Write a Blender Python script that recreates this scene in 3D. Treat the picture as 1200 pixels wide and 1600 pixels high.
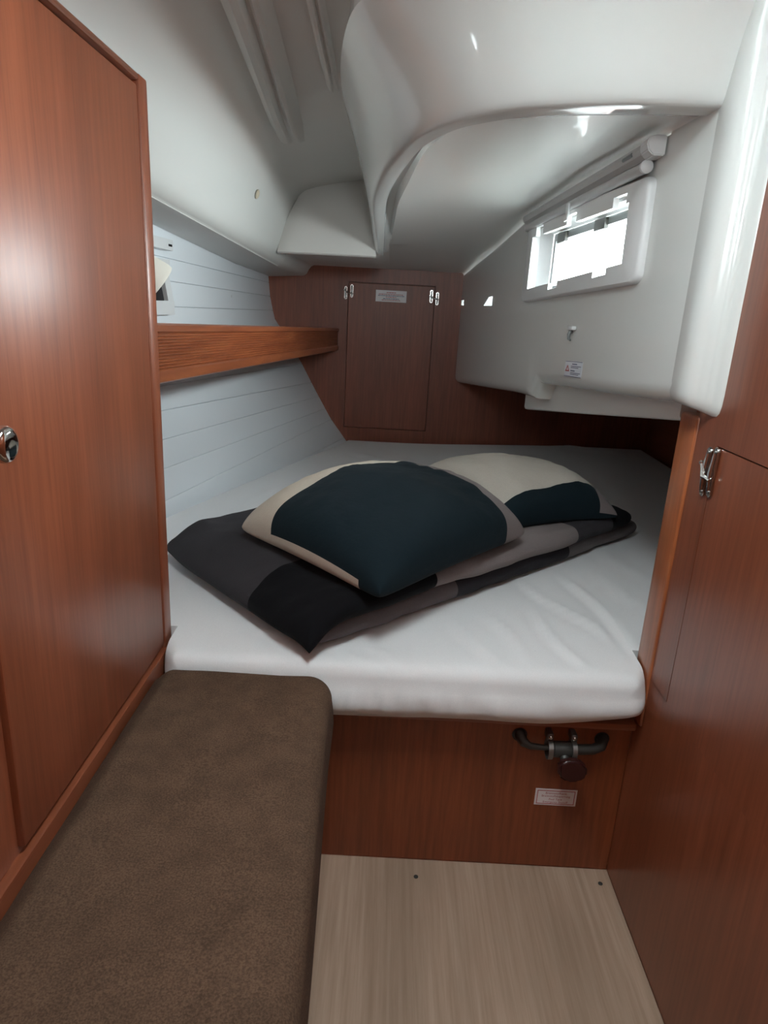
import bpy, bmesh, math, random
from math import radians, sin, cos, pi, sqrt
from mathutils import Vector, Matrix, noise
random.seed(3)
S = bpy.context.scene
COL = S.collection
for o in list(bpy.data.objects): bpy.data.objects.remove(o)

# ------------------------------------------------------------------ camera
cam = bpy.data.objects.new('camera', bpy.data.cameras.new('camera'))
COL.objects.link(cam)
TH, PH = radians(17), radians(3.1)
Fw = Vector((0, cos(TH), -sin(TH))); U0 = Vector((0, sin(TH), cos(TH))); R0 = Vector((1, 0, 0))
Rr = R0*cos(PH) + U0*sin(PH); Uu = -R0*sin(PH) + U0*cos(PH)
cam.matrix_world = Matrix(((Rr.x, Uu.x, -Fw.x, 0), (Rr.y, Uu.y, -Fw.y, 0), (Rr.z, Uu.z, -Fw.z, 1.0), (0, 0, 0, 1)))
cam.data.sensor_fit = 'VERTICAL'; cam.data.sensor_height = 36; cam.data.lens = 36*1050/1600
cam.data.clip_start = .01
S.camera = cam

# ------------------------------------------------------------------ light
HATCH = (-.20, .14, .32, .64)          # x0 x1 y0 y1 of the open deck hatch behind the camera
w = bpy.data.worlds.new('overcast_sky'); S.world = w; w.use_nodes = True
bg = w.node_tree.nodes['Background']; bg.inputs[0].default_value = (.85, .975, 1.0, 1); bg.inputs[1].default_value = 48.0
def portal(name, loc, rot, sx, sy):
    l = bpy.data.lights.new(name, 'AREA'); l.shape = 'RECTANGLE'; l.size = sx; l.size_y = sy
    l.cycles.is_portal = True
    o = bpy.data.objects.new(name, l); COL.objects.link(o); o.location = loc; o.rotation_euler = rot
    return o
portal('hatch_portal', ((HATCH[0]+HATCH[1])/2, (HATCH[2]+HATCH[3])/2, 1.53), (0, 0, 0), HATCH[1]-HATCH[0], HATCH[3]-HATCH[2])
YD = -.55
DOOR = (-.04, .26, 1.22, 1.42)               # x0 x1 z0 z1 of the companionway opening aft of the saloon, behind the camera
portal('door_portal', ((DOOR[0]+DOOR[1])/2, YD-.03, (DOOR[2]+DOOR[3])/2), (radians(90), 0, 0), DOOR[1]-DOOR[0], DOOR[3]-DOOR[2])
portal('window_portal', (.47, 1.5, 1.13), (0, radians(90), radians(4.3)), .16, .62)
S.view_settings.view_transform = 'Standard'; S.view_settings.look = 'None'
S.view_settings.gamma = 1; S.view_settings.use_curve_mapping = False
S.view_settings.exposure = 0.02

# ------------------------------------------------------------------ materials
def nm(name):
    m = bpy.data.materials.new(name); m.use_nodes = True
    nt = m.node_tree; return m, nt, nt.nodes['Principled BSDF']
def L(nt, a, b): nt.links.new(a, b)
def plain(name, c, rough=.5, metal=0, coat=0, spec=.5, sheen=0):
    m, nt, p = nm(name)
    p.inputs['Base Color'].default_value = (*c, 1); p.inputs['Roughness'].default_value = rough
    p.inputs['Metallic'].default_value = metal; p.inputs['Coat Weight'].default_value = coat
    p.inputs['Coat Roughness'].default_value = .06
    p.inputs['Specular IOR Level'].default_value = spec; p.inputs['Sheen Weight'].default_value = sheen
    return m
def ramp(nt, stops):
    r = nt.nodes.new('ShaderNodeValToRGB'); e = r.color_ramp.elements
    while len(e) < len(stops): e.new(.5)
    for i, (p, c) in enumerate(stops): e[i].position = p; e[i].color = (*c, 1)
    return r
def noise_tex(nt, scale, vec_scale=(1, 1, 1), detail=4, rough=.6, coord='Object'):
    tc = nt.nodes.new('ShaderNodeTexCoord'); mp = nt.nodes.new('ShaderNodeMapping')
    mp.inputs['Scale'].default_value = vec_scale
    n = nt.nodes.new('ShaderNodeTexNoise'); n.inputs['Scale'].default_value = scale
    n.inputs['Detail'].default_value = detail; n.inputs['Roughness'].default_value = rough
    L(nt, tc.outputs[coord], mp.inputs[0]); L(nt, mp.outputs[0], n.inputs[0])
    return n
def bump(nt, p, src, strength, dist=.001):
    b = nt.nodes.new('ShaderNodeBump'); b.inputs['Strength'].default_value = strength; b.inputs['Distance'].default_value = dist
    L(nt, src, b.inputs['Height']); L(nt, b.outputs[0], p.inputs['Normal']); return b
def mixc(nt, f, a, b, mode='MIX'):
    m = nt.nodes.new('ShaderNodeMix'); m.data_type = 'RGBA'; m.blend_type = mode
    for s, v in ((m.inputs[0], f), (m.inputs[6], a), (m.inputs[7], b)):
        if hasattr(v, 'is_linked'): L(nt, v, s)
        elif isinstance(v, (int, float)): s.default_value = v
        else: s.default_value = (*v, 1)
    return m.outputs[2]
def wood(name, dark, mid, light, axis='z', scale=120, rough=.3, coat=.25, streak=.05, bmp=.15):
    m, nt, p = nm(name)
    k = {'z': (1, 1, streak), 'y': (1, streak, 1), 'x': (streak, 1, 1)}[axis]
    n1 = noise_tex(nt, scale, k, 5, .65)
    n2 = noise_tex(nt, scale*.12, k, 3, .5)
    r1 = ramp(nt, [(.32, dark), (.5, mid), (.70, light)])
    L(nt, n1.outputs[0], r1.inputs[0])
    r2 = ramp(nt, [(.3, (.84, .82, .80)), (.7, (1.10, 1.08, 1.06))]); L(nt, n2.outputs[0], r2.inputs[0])
    L(nt, mixc(nt, 1.0, r1.outputs[0], r2.outputs[0], 'MULTIPLY'), p.inputs['Base Color'])
    p.inputs['Roughness'].default_value = rough; p.inputs['Coat Weight'].default_value = coat
    p.inputs['Coat Roughness'].default_value = .30
    bump(nt, p, n1.outputs[0], bmp, .0004)
    return m
def fabric(name, c1, c2, scale=900, rough=.95, sheen=.2, blot=None, b=.3):
    m, nt, p = nm(name)
    n = noise_tex(nt, scale, (1, 1, 1), 3, .6); r = ramp(nt, [(.35, c1), (.65, c2)]); L(nt, n.outputs[0], r.inputs[0])
    col = r.outputs[0]
    if blot:
        n2 = noise_tex(nt, blot, (1, 1, 1), 4, .6); r2 = ramp(nt, [(.3, (.8, .8, .8)), (.7, (1.15, 1.15, 1.15))])
        L(nt, n2.outputs[0], r2.inputs[0]); col = mixc(nt, 1.0, col, r2.outputs[0], 'MULTIPLY')
    L(nt, col, p.inputs['Base Color']); p.inputs['Roughness'].default_value = rough
    p.inputs['Sheen Weight'].default_value = sheen; p.inputs['Specular IOR Level'].default_value = .2
    bump(nt, p, n.outputs[0], b, .0006)
    return m

WD, WM, WL = (.180, .050, .022), (.225, .064, .029), (.270, .081, .038)
M = {}
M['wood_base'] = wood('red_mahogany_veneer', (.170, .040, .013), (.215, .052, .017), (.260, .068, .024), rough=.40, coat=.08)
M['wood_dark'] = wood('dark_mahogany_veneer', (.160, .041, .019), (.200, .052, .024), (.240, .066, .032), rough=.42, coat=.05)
M['wood'] = wood('mahogany_veneer', (.225, .063, .028), (.28, .080, .036), (.335, .100, .047), rough=.36, coat=.15)
M['wood_mid'] = wood('mid_mahogany_veneer', WD, WM, WL)
M['wood_trim'] = wood('mahogany_solid_trim', (.24, .066, .022), (.32, .095, .034), (.40, .13, .05), 'z', 90, .3, .4)
M['wood_y'] = wood('mahogany_plinth', WD, WM, WL, 'y', 60)
M['wood_x'] = wood('mahogany_lengthways', WD, WM, WL, 'x', 60)
M['rail'] = wood('varnished_teak', (.20, .050, .018), (.27, .072, .025), (.35, .105, .037), 'y', 60, .3, .35, .03)
M['gel'] = plain('white_gelcoat', (.725, .742, .72), .22, 0, .6)
M['gel2'] = plain('satin_white_liner', (.70, .69, .665), .42, 0, .1)
M['liner'] = plain('beige_deck_liner', (.60, .588, .560), .42, 0, .1)
M['fair'] = plain('glossy_beige_fairing', (.66, .625, .59), .16, 0, .8)
M['hull'] = plain('white_painted_plank', (.79, .82, .85), .38, 0, .1)
M['joint'] = plain('joint_shadow_grey', (.58, .59, .60), .8)
M['plast'] = plain('white_plastic', (.70, .70, .70), .35)
M['plastg'] = plain('pale_grey_plastic', (.46, .455, .45), .4)
M['alu'] = plain('grey_aluminium', (.16, .17, .17), .4, .3)
M['dark'] = plain('black_plastic', (.012, .012, .014), .4)
M['chrome'] = plain('chrome', (.72, .70, .68), .07, 1)
M['steel'] = plain('stainless_steel', (.60, .59, .57), .17, 1)
M['pipe'] = plain('dull_dark_pipe', (.05, .047, .042), .45, .2)
M['clampm'] = plain('grey_clamp_steel', (.22, .21, .20), .35, .8)
M['knobred'] = plain('dark_red_brown_knob', (.035, .008, .007), .35)
M['stick'] = plain('white_sticker_film', (.78, .71, .71), .4)
M['stick2'] = plain('pale_sticker_film', (.66, .68, .72), .4)
M['red'] = plain('red_print', (.42, .06, .06), .5)
M['blue'] = plain('navy_print', (.06, .07, .13), .5)
M['cream'] = plain('cream_lampshade', (.74, .70, .62), .6)
M['sheet'] = fabric('white_cotton_sheet', (.78, .775, .78), (.84, .835, .84), 700, .95, .1, None, .12)
M['seat'] = fabric('brown_velour', (.066, .037, .023), (.122, .072, .046), 480, .95, .0, 22, .35)
m, nt, p = nm('window_glass')
tr = nt.nodes.new('ShaderNodeBsdfTransparent'); gl = nt.nodes.new('ShaderNodeBsdfGlossy'); gl.inputs['Roughness'].default_value = .02
fr = nt.nodes.new('ShaderNodeLayerWeight'); fr.inputs[0].default_value = .12; mx = nt.nodes.new('ShaderNodeMixShader')
L(nt, fr.outputs['Facing'], mx.inputs[0]); L(nt, tr.outputs[0], mx.inputs[1]); L(nt, gl.outputs[0], mx.inputs[2])
L(nt, mx.outputs[0], nt.nodes['Material Output'].inputs[0]); M['glass'] = m
# floor laminate: pale oak, grain running fore and aft
m, nt, p = nm('pale_oak_laminate')
n1 = noise_tex(nt, 130, (1, .03, 1), 5, .7); n2 = noise_tex(nt, 9, (1, .16, 1), 3, .55)
r1 = ramp(nt, [(.3, (.37, .252, .178)), (.5, (.435, .305, .222)), (.72, (.50, .365, .275))]); L(nt, n1.outputs[0], r1.inputs[0])
r2 = ramp(nt, [(.3, (.78, .76, .73)), (.7, (1.12, 1.12, 1.12))]); L(nt, n2.outputs[0], r2.inputs[0])
L(nt, mixc(nt, 1.0, r1.outputs[0], r2.outputs[0], 'MULTIPLY'), p.inputs['Base Color']); p.inputs['Roughness'].default_value = .45
bump(nt, p, n1.outputs[0], .1, .0003); M['floor'] = m
# patchwork bedding: colours are printed panels addressed through the UV map
def patch(name, rules, base):
    """rules: list of (colour, [(axis, op, value, slope)]) - all conditions multiply"""
    m, nt, p = nm(name)
    uv = nt.nodes.new('ShaderNodeUVMap'); sp = nt.nodes.new('ShaderNodeSeparateXYZ'); L(nt, uv.outputs[0], sp.inputs[0])
    wob = noise_tex(nt, 7, (1, 1, 1), 2, .5)
    col = base
    for c, conds in rules:
        f = None
        for ax, op, v, wb in conds:
            a = nt.nodes.new('ShaderNodeMath'); a.operation = 'MULTIPLY_ADD'
            L(nt, wob.outputs[0], a.inputs[0]); a.inputs[1].default_value = wb; L(nt, sp.outputs['XY'.index(ax)], a.inputs[2])
            t = nt.nodes.new('ShaderNodeMath'); t.operation = 'GREATER_THAN' if op == '>' else 'LESS_THAN'
            L(nt, a.outputs[0], t.inputs[0]); t.inputs[1].default_value = v + wb*.5
            if f is None: f = t.outputs[0]
            else:
                q = nt.nodes.new('ShaderNodeMath'); q.operation = 'MULTIPLY'; L(nt, f, q.inputs[0]); L(nt, t.outputs[0], q.inputs[1]); f = q.outputs[0]
        col = mixc(nt, f, col, c)
    n = noise_tex(nt, 900, (1, 1, 1), 3, .6); r = ramp(nt, [(.3, (.85, .85, .85)), (.7, (1.1, 1.1, 1.1))]); L(nt, n.outputs[0], r.inputs[0])
    L(nt, mixc(nt, 1.0, col, r.outputs[0], 'MULTIPLY'), p.inputs['Base Color'])
    p.inputs['Roughness'].default_value = .9; p.inputs['Sheen Weight'].default_value = .02; p.inputs['Specular IOR Level'].default_value = .12
    n3 = noise_tex(nt, 38, (1, 1, 1), 4, .55); bump(nt, p, n3.outputs[0], .35, .004)
    return m
CREAM, TEAL, MAUVE, BLACK, CHAR = (.60, .52, .43), (.0080, .0155, .0205), (.215, .180, .175), (.0055, .0052, .0065), (.043, .039, .043)
M['pil1'] = patch('teal_cream_mauve_pillowcase', [(CREAM, [('X', '<', .27, 0)]), (MAUVE, [('Y', '>', .83, 0)]), (CREAM, [('X', '>', 1.5, 0), ('X', '<', 2.88, 0)])], TEAL)
M['pil2'] = patch('cream_black_mauve_pillowcase', [(TEAL, [('Y', '<', .075, .02)]), (MAUVE, [('X', '>', .84, 0)]), (TEAL, [('X', '>', 1.5, 0)])], (.50, .455, .40))
M['duv_up'] = patch('patchwork_duvet_upper', [(CHAR, [('Y', '>', .165, .05)]), (MAUVE, [('X', '>', .285, 0), ('Y', '<', .13, 0)]), (CHAR, [('X', '>', .745, 0)]), (BLACK, [('X', '>', .30, 0), ('Y', '>', .13, 0)]), (BLACK, [('X', '>', .90, 0)])], BLACK)
M['duv_lo'] = patch('patchwork_duvet_lower', [((.12, .10, .102), [('X', '<', .355, 0)]), ((.17, .15, .15), [('X', '>', .74, 0)])], (.03, .027, .031))

# ------------------------------------------------------------------ object helpers
def tag(o, label=None, cat=None, group=None, kind=None):
    if label: o['label'] = label
    if cat: o['category'] = cat
    if group: o['group'] = group
    if kind: o['kind'] = kind
    return o
def loc_of(o):
    v = Vector((0, 0, 0))
    while o: v += o.location; o = o.parent
    return v
def empty(name, loc):
    o = bpy.data.objects.new(name, None); o.empty_display_size = .05; COL.objects.link(o); o.location = loc; return o
def put(name, bm, mat, parent=None, smooth=True, uv=None):
    """bm is in world coordinates"""
    if not isinstance(bm, bmesh.types.BMesh):
        V, Fc = bm; b2 = bmesh.new(); vs = [b2.verts.new(v) for v in V]
        for f in Fc:
            try: b2.faces.new([vs[i] for i in f])
            except ValueError: pass
        bm = b2
    bm.verts.index_update()
    if parent is None:
        co = [v.co for v in bm.verts]
        base = Vector(((min(c.x for c in co)+max(c.x for c in co))/2, (min(c.y for c in co)+max(c.y for c in co))/2, min(c.z for c in co)))
    else: base = loc_of(parent)
    if uv:
        lay = bm.loops.layers.uv.new('UVMap')
        for f in bm.faces:
            for l in f.loops: l[lay].uv = uv[l.vert.index]
    for v in bm.verts: v.co = v.co - base
    me = bpy.data.meshes.new(name); bm.to_mesh(me); bm.free()
    for pl in me.polygons: pl.use_smooth = smooth
    for mm in (mat if isinstance(mat, (list, tuple)) else [mat]): me.materials.append(mm)
    o = bpy.data.objects.new(name, me); COL.objects.link(o)
    if parent is None: o.location = base
    else: o.parent = parent
    if smooth:
        try: me.set_sharp_from_angle(angle=radians(40))
        except Exception: pass
    return o
def dupl(o, parent=None, delta=Vector((0, 0, 0))):
    c = o.copy(); COL.objects.link(c)
    if parent: c.parent = parent
    else: c.location = o.location + delta
    for ch in list(o.children): dupl(ch, c)
    return c
def add_box(bm, x0, x1, y0, y1, z0, z1, bev=0, seg=2):
    g = bmesh.ops.create_cube(bm, size=1)['verts']
    for v in g: v.co = Vector((x0 + (v.co.x+.5)*(x1-x0), y0 + (v.co.y+.5)*(y1-y0), z0 + (v.co.z+.5)*(z1-z0)))
    if bev: bmesh.ops.bevel(bm, geom=list({e for v in g for e in v.link_edges}), offset=bev, segments=seg, affect='EDGES', profile=.5)
    return bm
def box(*a, **k): return add_box(bmesh.new(), *a, **k)
def add_prism(bm, pts, d):
    """closed polygon (list of Vector) extruded along d"""
    a = [bm.verts.new(p) for p in pts]; b = [bm.verts.new(Vector(p)+Vector(d)) for p in pts]; n = len(a)
    bm.faces.new(a[::-1]); bm.faces.new(b)
    for i in range(n): bm.faces.new((a[i], a[(i+1) % n], b[(i+1) % n], b[i]))
    return bm
def fixn(bm): bmesh.ops.recalc_face_normals(bm, faces=bm.faces); return bm
def grid(rows, closed=False):
    V = [p for r in rows for p in r]; n = len(rows[0]); Fc = []
    for i in range(len(rows)-1):
        for j in range(n-1 if not closed else n):
            k = (j+1) % n
            Fc.append((i*n+j, i*n+k, (i+1)*n+k, (i+1)*n+j))
    return V, Fc
def add_grid(bm, rows, closed=False):
    V, Fc = grid(rows, closed); vs = [bm.verts.new(v) for v in V]
    for f in Fc: bm.faces.new([vs[i] for i in f])
    return vs
def add_lathe(bm, o, ax, prof, n=20, cap=True):
    """prof: list of (distance along ax, radius)"""
    o = Vector(o); ax = Vector(ax).normalized(); u = ax.orthogonal().normalized(); v = ax.cross(u); rows = []
    for d, r in prof: rows.append([o + ax*d + (u*cos(2*pi*i/n) + v*sin(2*pi*i/n))*r for i in range(n)])
    vs = add_grid(bm, rows, True)
    if cap:
        bm.faces.new(vs[:n][::-1]); bm.faces.new(vs[-n:])
    return bm
def add_tube(bm, pts, r, n=12, cap=True):
    pts = [Vector(p) for p in pts]; rows = []; up = None
    for i, p in enumerate(pts):
        t = (pts[min(i+1, len(pts)-1)] - pts[max(i-1, 0)]).normalized()
        if up is None: up = t.orthogonal().normalized()
        up = (up - t*up.dot(t)).normalized(); s = t.cross(up); rr = r[i] if isinstance(r, (list, tuple)) else r
        rows.append([p + (up*cos(2*pi*k/n) + s*sin(2*pi*k/n))*rr for k in range(n)])
    vs = add_grid(bm, rows, True)
    if cap: bm.faces.new(vs[:n][::-1]); bm.faces.new(vs[-n:])
    return bm
def catmull(P, t):
    """t in 0..len-1"""
    n = len(P); i = min(int(t), n-2); f = t-i
    p1, p2 = Vector(P[i]), Vector(P[i+1]); p0 = Vector(P[i-1]) if i > 0 else p1*2-p2; p3 = Vector(P[i+2]) if i+2 < n else p2*2-p1
    return .5*((2*p1) + (p2-p0)*f + (2*p0-5*p1+4*p2-p3)*f*f + (3*p1-p0-3*p2+p3)*f**3)
def interp(tab, x):
    if x <= tab[0][0]: return tab[0][1]
    for (a, va), (b, vb) in zip(tab, tab[1:]):
        if x <= b: return va + (vb-va)*(x-a)/(b-a)
    return tab[-1][1]
def sst(a, b, x):
    t = min(1, max(0, (x-a)/(b-a))); return t*t*(3-2*t)
def text(name, s, size, org, right, up, mat, parent, align='CENTER', label=None):
    c = bpy.data.curves.new(name, 'FONT'); c.body = s; c.size = size; c.align_x = align; c.align_y = 'CENTER'; c.resolution_u = 2
    t = bpy.data.objects.new(name, c); COL.objects.link(t)
    me = bpy.data.meshes.new_from_object(t.evaluated_get(bpy.context.evaluated_depsgraph_get()))
    bpy.data.objects.remove(t); bpy.data.curves.remove(c)
    right = Vector(right).normalized(); up = Vector(up).normalized(); org = Vector(org) - loc_of(parent)
    for v in me.vertices: v.co = org + right*v.co.x + up*v.co.y
    me.materials.append(mat); me.name = name
    o = bpy.data.objects.new(name, me); COL.objects.link(o); o.parent = parent
    return o

# ------------------------------------------------------------------ geometry of the window side
def WX(y): return .42 - (y-1)*(.145/1.95)
ZC = [(1.0, 1.287), (1.5, 1.282), (1.95, 1.256), (2.15, 1.233), (2.36, 1.207), (2.68, 1.176), (2.95, 1.147)]
def zc(y): return interp(ZC, y)
def zbot(y):
    a = interp([(1.0, .885), (1.226, .868), (1.557, .846), (1.77, .83)], y)
    b = interp([(1.75, .791), (1.955, .782), (2.95, .700)], y)
    return a if y < 1.76 else b

# ------------------------------------------------------------------ floor
fl = put('floor', box(-.086, .459, -1.2, 1.03, -.02, 0, bev=.001, seg=1), M['floor'], smooth=False); tag(fl, 'pale oak laminate cabin sole with grain running towards the berth', kind='structure')
for x, y in ((.095, .988), (.437, .995)):
    b = bmesh.new(); add_lathe(b, (x, y, 0), (0, 0, 1), [(0, .0042), (.0008, .0042), (.0012, .003)], 12); put('screw', b, M['pipe'], fl)
b = box(-.70, 1.25, -1.2, 3.0, -.06, -.021); o = put('trim_1', b, M['wood_y'], smooth=False); tag(o, 'wooden sub floor under the pale sole', kind='structure')

# ------------------------------------------------------------------ aft bulkhead with hatch door
YB = 2.945
D = (-.197, .162, .484, 1.088)
b = bmesh.new()
add_box(b, -.80, D[0]-.002, YB, YB+.018, 0, 1.60); add_box(b, D[1]+.002, .32, YB, YB+.018, 0, 1.60); add_box(b, .32, 1.25, YB, YB+.018, 0, .80)
add_box(b, D[0]-.002, D[1]+.002, YB, YB+.018, 0, D[2]-.002); add_box(b, D[0]-.002, D[1]+.002, YB, YB+.018, D[3]+.003, 1.60)
add_box(b, -.80, .32, YB+.018, YB+.03, 0, 1.60)
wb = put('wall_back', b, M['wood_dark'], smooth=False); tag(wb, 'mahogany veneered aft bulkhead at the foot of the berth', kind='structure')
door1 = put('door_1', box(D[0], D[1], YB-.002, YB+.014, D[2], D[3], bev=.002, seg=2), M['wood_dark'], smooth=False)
tag(door1, 'mahogany access hatch set in the aft bulkhead', kind='structure')

def stadium(c, a, u, L_, W_, n=8):
    """outline of an oblong plate centred on c, long axis a, short axis u"""
    c, a, u = Vector(c), Vector(a), Vector(u); r = W_/2; h = L_/2-r; pts = []
    for i in range(n+1): t = pi*i/n; pts.append(c + a*(h + r*sin(t)) + u*(r*cos(t)))
    for i in range(n+1): t = pi*i/n; pts.append(c - a*(h + r*sin(t)) - u*(r*cos(t)))
    return pts
def latch(parent, c, across, up, out, H=.062, gap=.017, shift=.0, label=None, W_=.0115):
    """turn latch: two oblong stainless plates either side of a joint, two bosses, a turn bar"""
    c, across, up, out = Vector(c), Vector(across), Vector(up), Vector(out)
    rt = empty('latch', c - loc_of(parent)); rt.parent = parent
    if label: rt['label'] = label
    for s in (-1, 1):
        cc = c + across*s*gap/2 - up*s*shift
        b = bmesh.new(); add_prism(b, stadium(cc, up, across, H, W_), out*.003)
        fixn(b); bmesh.ops.bevel(b, geom=[e for e in b.edges if len(e.link_faces) == 2 and abs((e.verts[0].co-cc).dot(out)-.003) < 1e-5 and abs((e.verts[1].co-cc).dot(out)-.003) < 1e-5], offset=.0012, segments=2, affect='EDGES')
        add_tube(b, [cc + up*H*.40 + out*.0035, cc - up*H*.02 + out*.0055, cc - up*H*.40 + out*.0035], [.0022, .0034, .0022], 8)
        put('latch_plate', b, M['steel'], rt)
        for q in (-1, 1):
            b = bmesh.new(); add_lathe(b, cc + up*q*(H/2-W_*.55), out, [(.002, .003), (.0045, .003), (.0052, .0018)], 10); put('screw', b, M['clampm'], rt)
    b = bmesh.new()
    add_tube(b, [c - across*gap*.78 + up*H*.14 + out*.007, c - across*gap*.3 + out*.0085, c - up*H*.10 + out*.0095, c + across*gap*.35 - up*H*.10 + out*.0085, c + across*gap*.75 - up*H*.13 + out*.007], [.0026, .003, .0036, .003, .0022], 8)
    add_lathe(b, c - across*gap*.78 + up*H*.14 + out*.0035, out, [(0, .003), (.005, .0036), (.007, .002)], 10)
    put('turn_bar', b, M['steel'], rt)
    return rt
latch(door1, (D[0]+.001, YB-.002, 1.050), (1, 0, 0), (0, 0, 1), (0, -1, 0), H=.052, gap=.025, shift=-.004, W_=.0125)
latch(door1, (D[1]-.001, YB-.002, 1.045), (1, 0, 0), (0, 0, 1), (0, -1, 0), H=.052, gap=.025, shift=.004, W_=.0125)

# notice on the hatch: five lines of small print
def notice_lines(parent, x0, x1, y, zs, mats, wds, seed):
    rng = random.Random(seed)
    for z, h, mm, wd in zip(zs[0], zs[1], mats, wds):
        b = bmesh.new(); cx = (x0+x1)/2; W_ = (x1-x0)*wd; x = cx-W_/2
        while x < cx+W_/2-.002:
            l = min(rng.uniform(.004, .011), cx+W_/2-x)
            add_box(b, x, x+l, y-.0003, y, z-h/2, z+h/2); x += l+.0016
        put('print_line', b, mm, parent, smooth=False)
lab = put('notice_label', box(-.083, .045, YB-.0032, YB-.0022, 1.018, 1.064), M['stick'], smooth=False)
tag(lab, 'white notice with rows of fine print on the bulkhead hatch', 'label')
notice_lines(lab, -.083, .045, YB-.0032, ([1.055, 1.048, 1.0425, 1.037, 1.0305, 1.025], [.003, .0026, .0026, .0026, .0026, .0026]),
             [M['red'], M['red'], M['blue'], M['red'], M['blue'], M['red']], [.30, .82, .85, .34, .52, .60], 5)

# ------------------------------------------------------------------ hull side, planked
FZ = [1.098, 1.07, 1.015, .959, .89, .818, .745, .669, .611, .559, .513, .435, .36]
NZ = [1.165, 1.088, 1.034, .971, .905, .84, .778, .715, .64, .563, .476, .39, .29]
FXT = [(.30, -.10), (.413, -.176), (.518, -.256), (.64, -.327), (.754, -.39), (.85, -.452), (.928, -.505), (1.018, -.524), (1.098, -.531), (1.2, -.54)]
def hull_pt(k, f, y):
    """plank k (0 top), f 0..1 down its width"""
    zf = FZ[k] + (FZ[k+1]-FZ[k])*f; zn = NZ[k] + (NZ[k+1]-NZ[k])*f
    t = (y-1.72)/(2.945-1.72)
    return Vector((-.58 + (interp(FXT, zf)+.58)*t, y, zn + (zf-zn)*t))
ys = [1.06 + (2.94-1.06)*i/10 for i in range(11)]
rows = []
for y in ys:
    rows.append([hull_pt(k, f, y) + Vector((-.006, 0, 0)) for k in range(12) for f in (0, .5)] + [hull_pt(11, 1, y) + Vector((-.006, 0, 0))])
b = bmesh.new(); add_grid(b, rows); rows2 = [[p + Vector((-.012, 0, 0)) for p in r] for r in rows]; add_grid(b, [r[::-1] for r in rows2])
wl = put('wall_left', b, M['joint']); tag(wl, 'white planked hull side sloping in beside the berth', kind='structure')
for k in range(12):
    W_ = (NZ[k]-NZ[k+1]); g = .0006/W_
    rows = []
    for y in ys:
        a = [hull_pt(k, f, y) for f in (g, g*2.2, .5, 1-g*2.2, 1-g)]
        a[0].x -= .0010; a[-1].x -= .0010
        rows.append([hull_pt(k, g, y) + Vector((-.007, 0, 0))] + a + [hull_pt(k, 1-g, y) + Vector((-.007, 0, 0))])
    put('plank', grid(rows), M['hull'], wl)

# ------------------------------------------------------------------ shelf rail on the hull side
def shelf_section(t, prof):
    ax, ay = -.372 + (.372-.232)*t, 1.062 + (2.94-1.062)*t
    z0 = .862 + (.810-.862)*t; z1 = .957 + (.902-.957)*t
    return [Vector((ax + px, ay, z0 + (z1-z0)*pz)) for px, pz in prof]
prof = [(-.022, .0), (-.004, .0), (0, .03), (0, .20), (-.003, .23)]
nr = 11
for i in range(nr):
    z = .24 + (.83-.24)*i/nr; d = (.83-.24)/nr
    prof += [(-.0052, z), (-.0030, z+d*.3), (-.0030, z+d*.7), (-.0052, z+d)]
prof += [(-.003, .85), (.001, .87), (.001, .97), (-.003, 1.0), (-.019, 1.0), (-.022, .97)]
sh = empty('shelf', (-.372, 1.9, .81)); tag(sh, 'varnished teak shelf with reeded front rail along the hull side', 'shelf')
bm = bmesh.new(); vs = add_grid(bm, [shelf_section(i/6, prof) for i in range(7)], True); n = len(prof); bm.faces.new(vs[:n][::-1]); bm.faces.new(vs[-n:])
put('rail', bm, M['rail'], sh, smooth=False)
rows = []
for t in (0, .35, .7, 1):
    y = 1.062 + (2.94-1.062)*t; x1 = -.394 + .14*t; z = .868 - .052*t
    tt = (y-1.72)/(2.945-1.72); xh = -.59 + (interp(FXT, z)+.58)*tt
    rows.append([Vector((x1, y, z)), Vector((xh, y, z)), Vector((xh, y, z+.012)), Vector((x1, y, z+.012))])
bm = bmesh.new(); vs = add_grid(bm, rows, True); bm.faces.new(vs[:4][::-1]); bm.faces.new(vs[-4:]); put('shelf_board', bm, M['wood_y'], sh, smooth=False)

# ------------------------------------------------------------------ ceiling: low panel, moulded riser, side trough
O = [(.43, 1.008, 1.275), (.31, 1.016, 1.275), (.23, 1.037, 1.275), (.161, 1.066, 1.275), (.115, 1.104, 1.275), (.068, 1.163, 1.275), (.028, 1.239, 1.275), (0, 1.338, 1.275), (-.036, 1.544, 1.275), (-.068, 1.787, 1.265), (-.079, 1.95, 1.245), (-.077, 2.15, 1.205), (-.076, 2.33, 1.158)]
I = [(.455, 1.09, 1.285), (.339, 1.104, 1.285), (.251, 1.122, 1.285), (.188, 1.148, 1.285), (.13, 1.187, 1.285), (.088, 1.236, 1.285), (.062, 1.325, 1.285), (.040, 1.44, 1.283), (.016, 1.70, 1.272), (-.004, 1.90, 1.255), (-.012, 2.08, 1.238), (-.020, 2.26, 1.216), (-.03, 2.42, 1.196)]
A = [(.44, .965, 1.40), (.31, .955, 1.40), (.225, .958, 1.40), (.14, .968, 1.40), (.07, .985, 1.40), (.0, 1.015, 1.40), (-.05, 1.06, 1.40), (-.085, 1.13, 1.40), (-.113, 1.30, 1.40), (-.128, 1.52, 1.40), (-.127, 1.75, 1.398), (-.117, 2.05, 1.394), (-.106, 2.35, 1.388)]
rows = []; N = 72; IC = []
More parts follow.
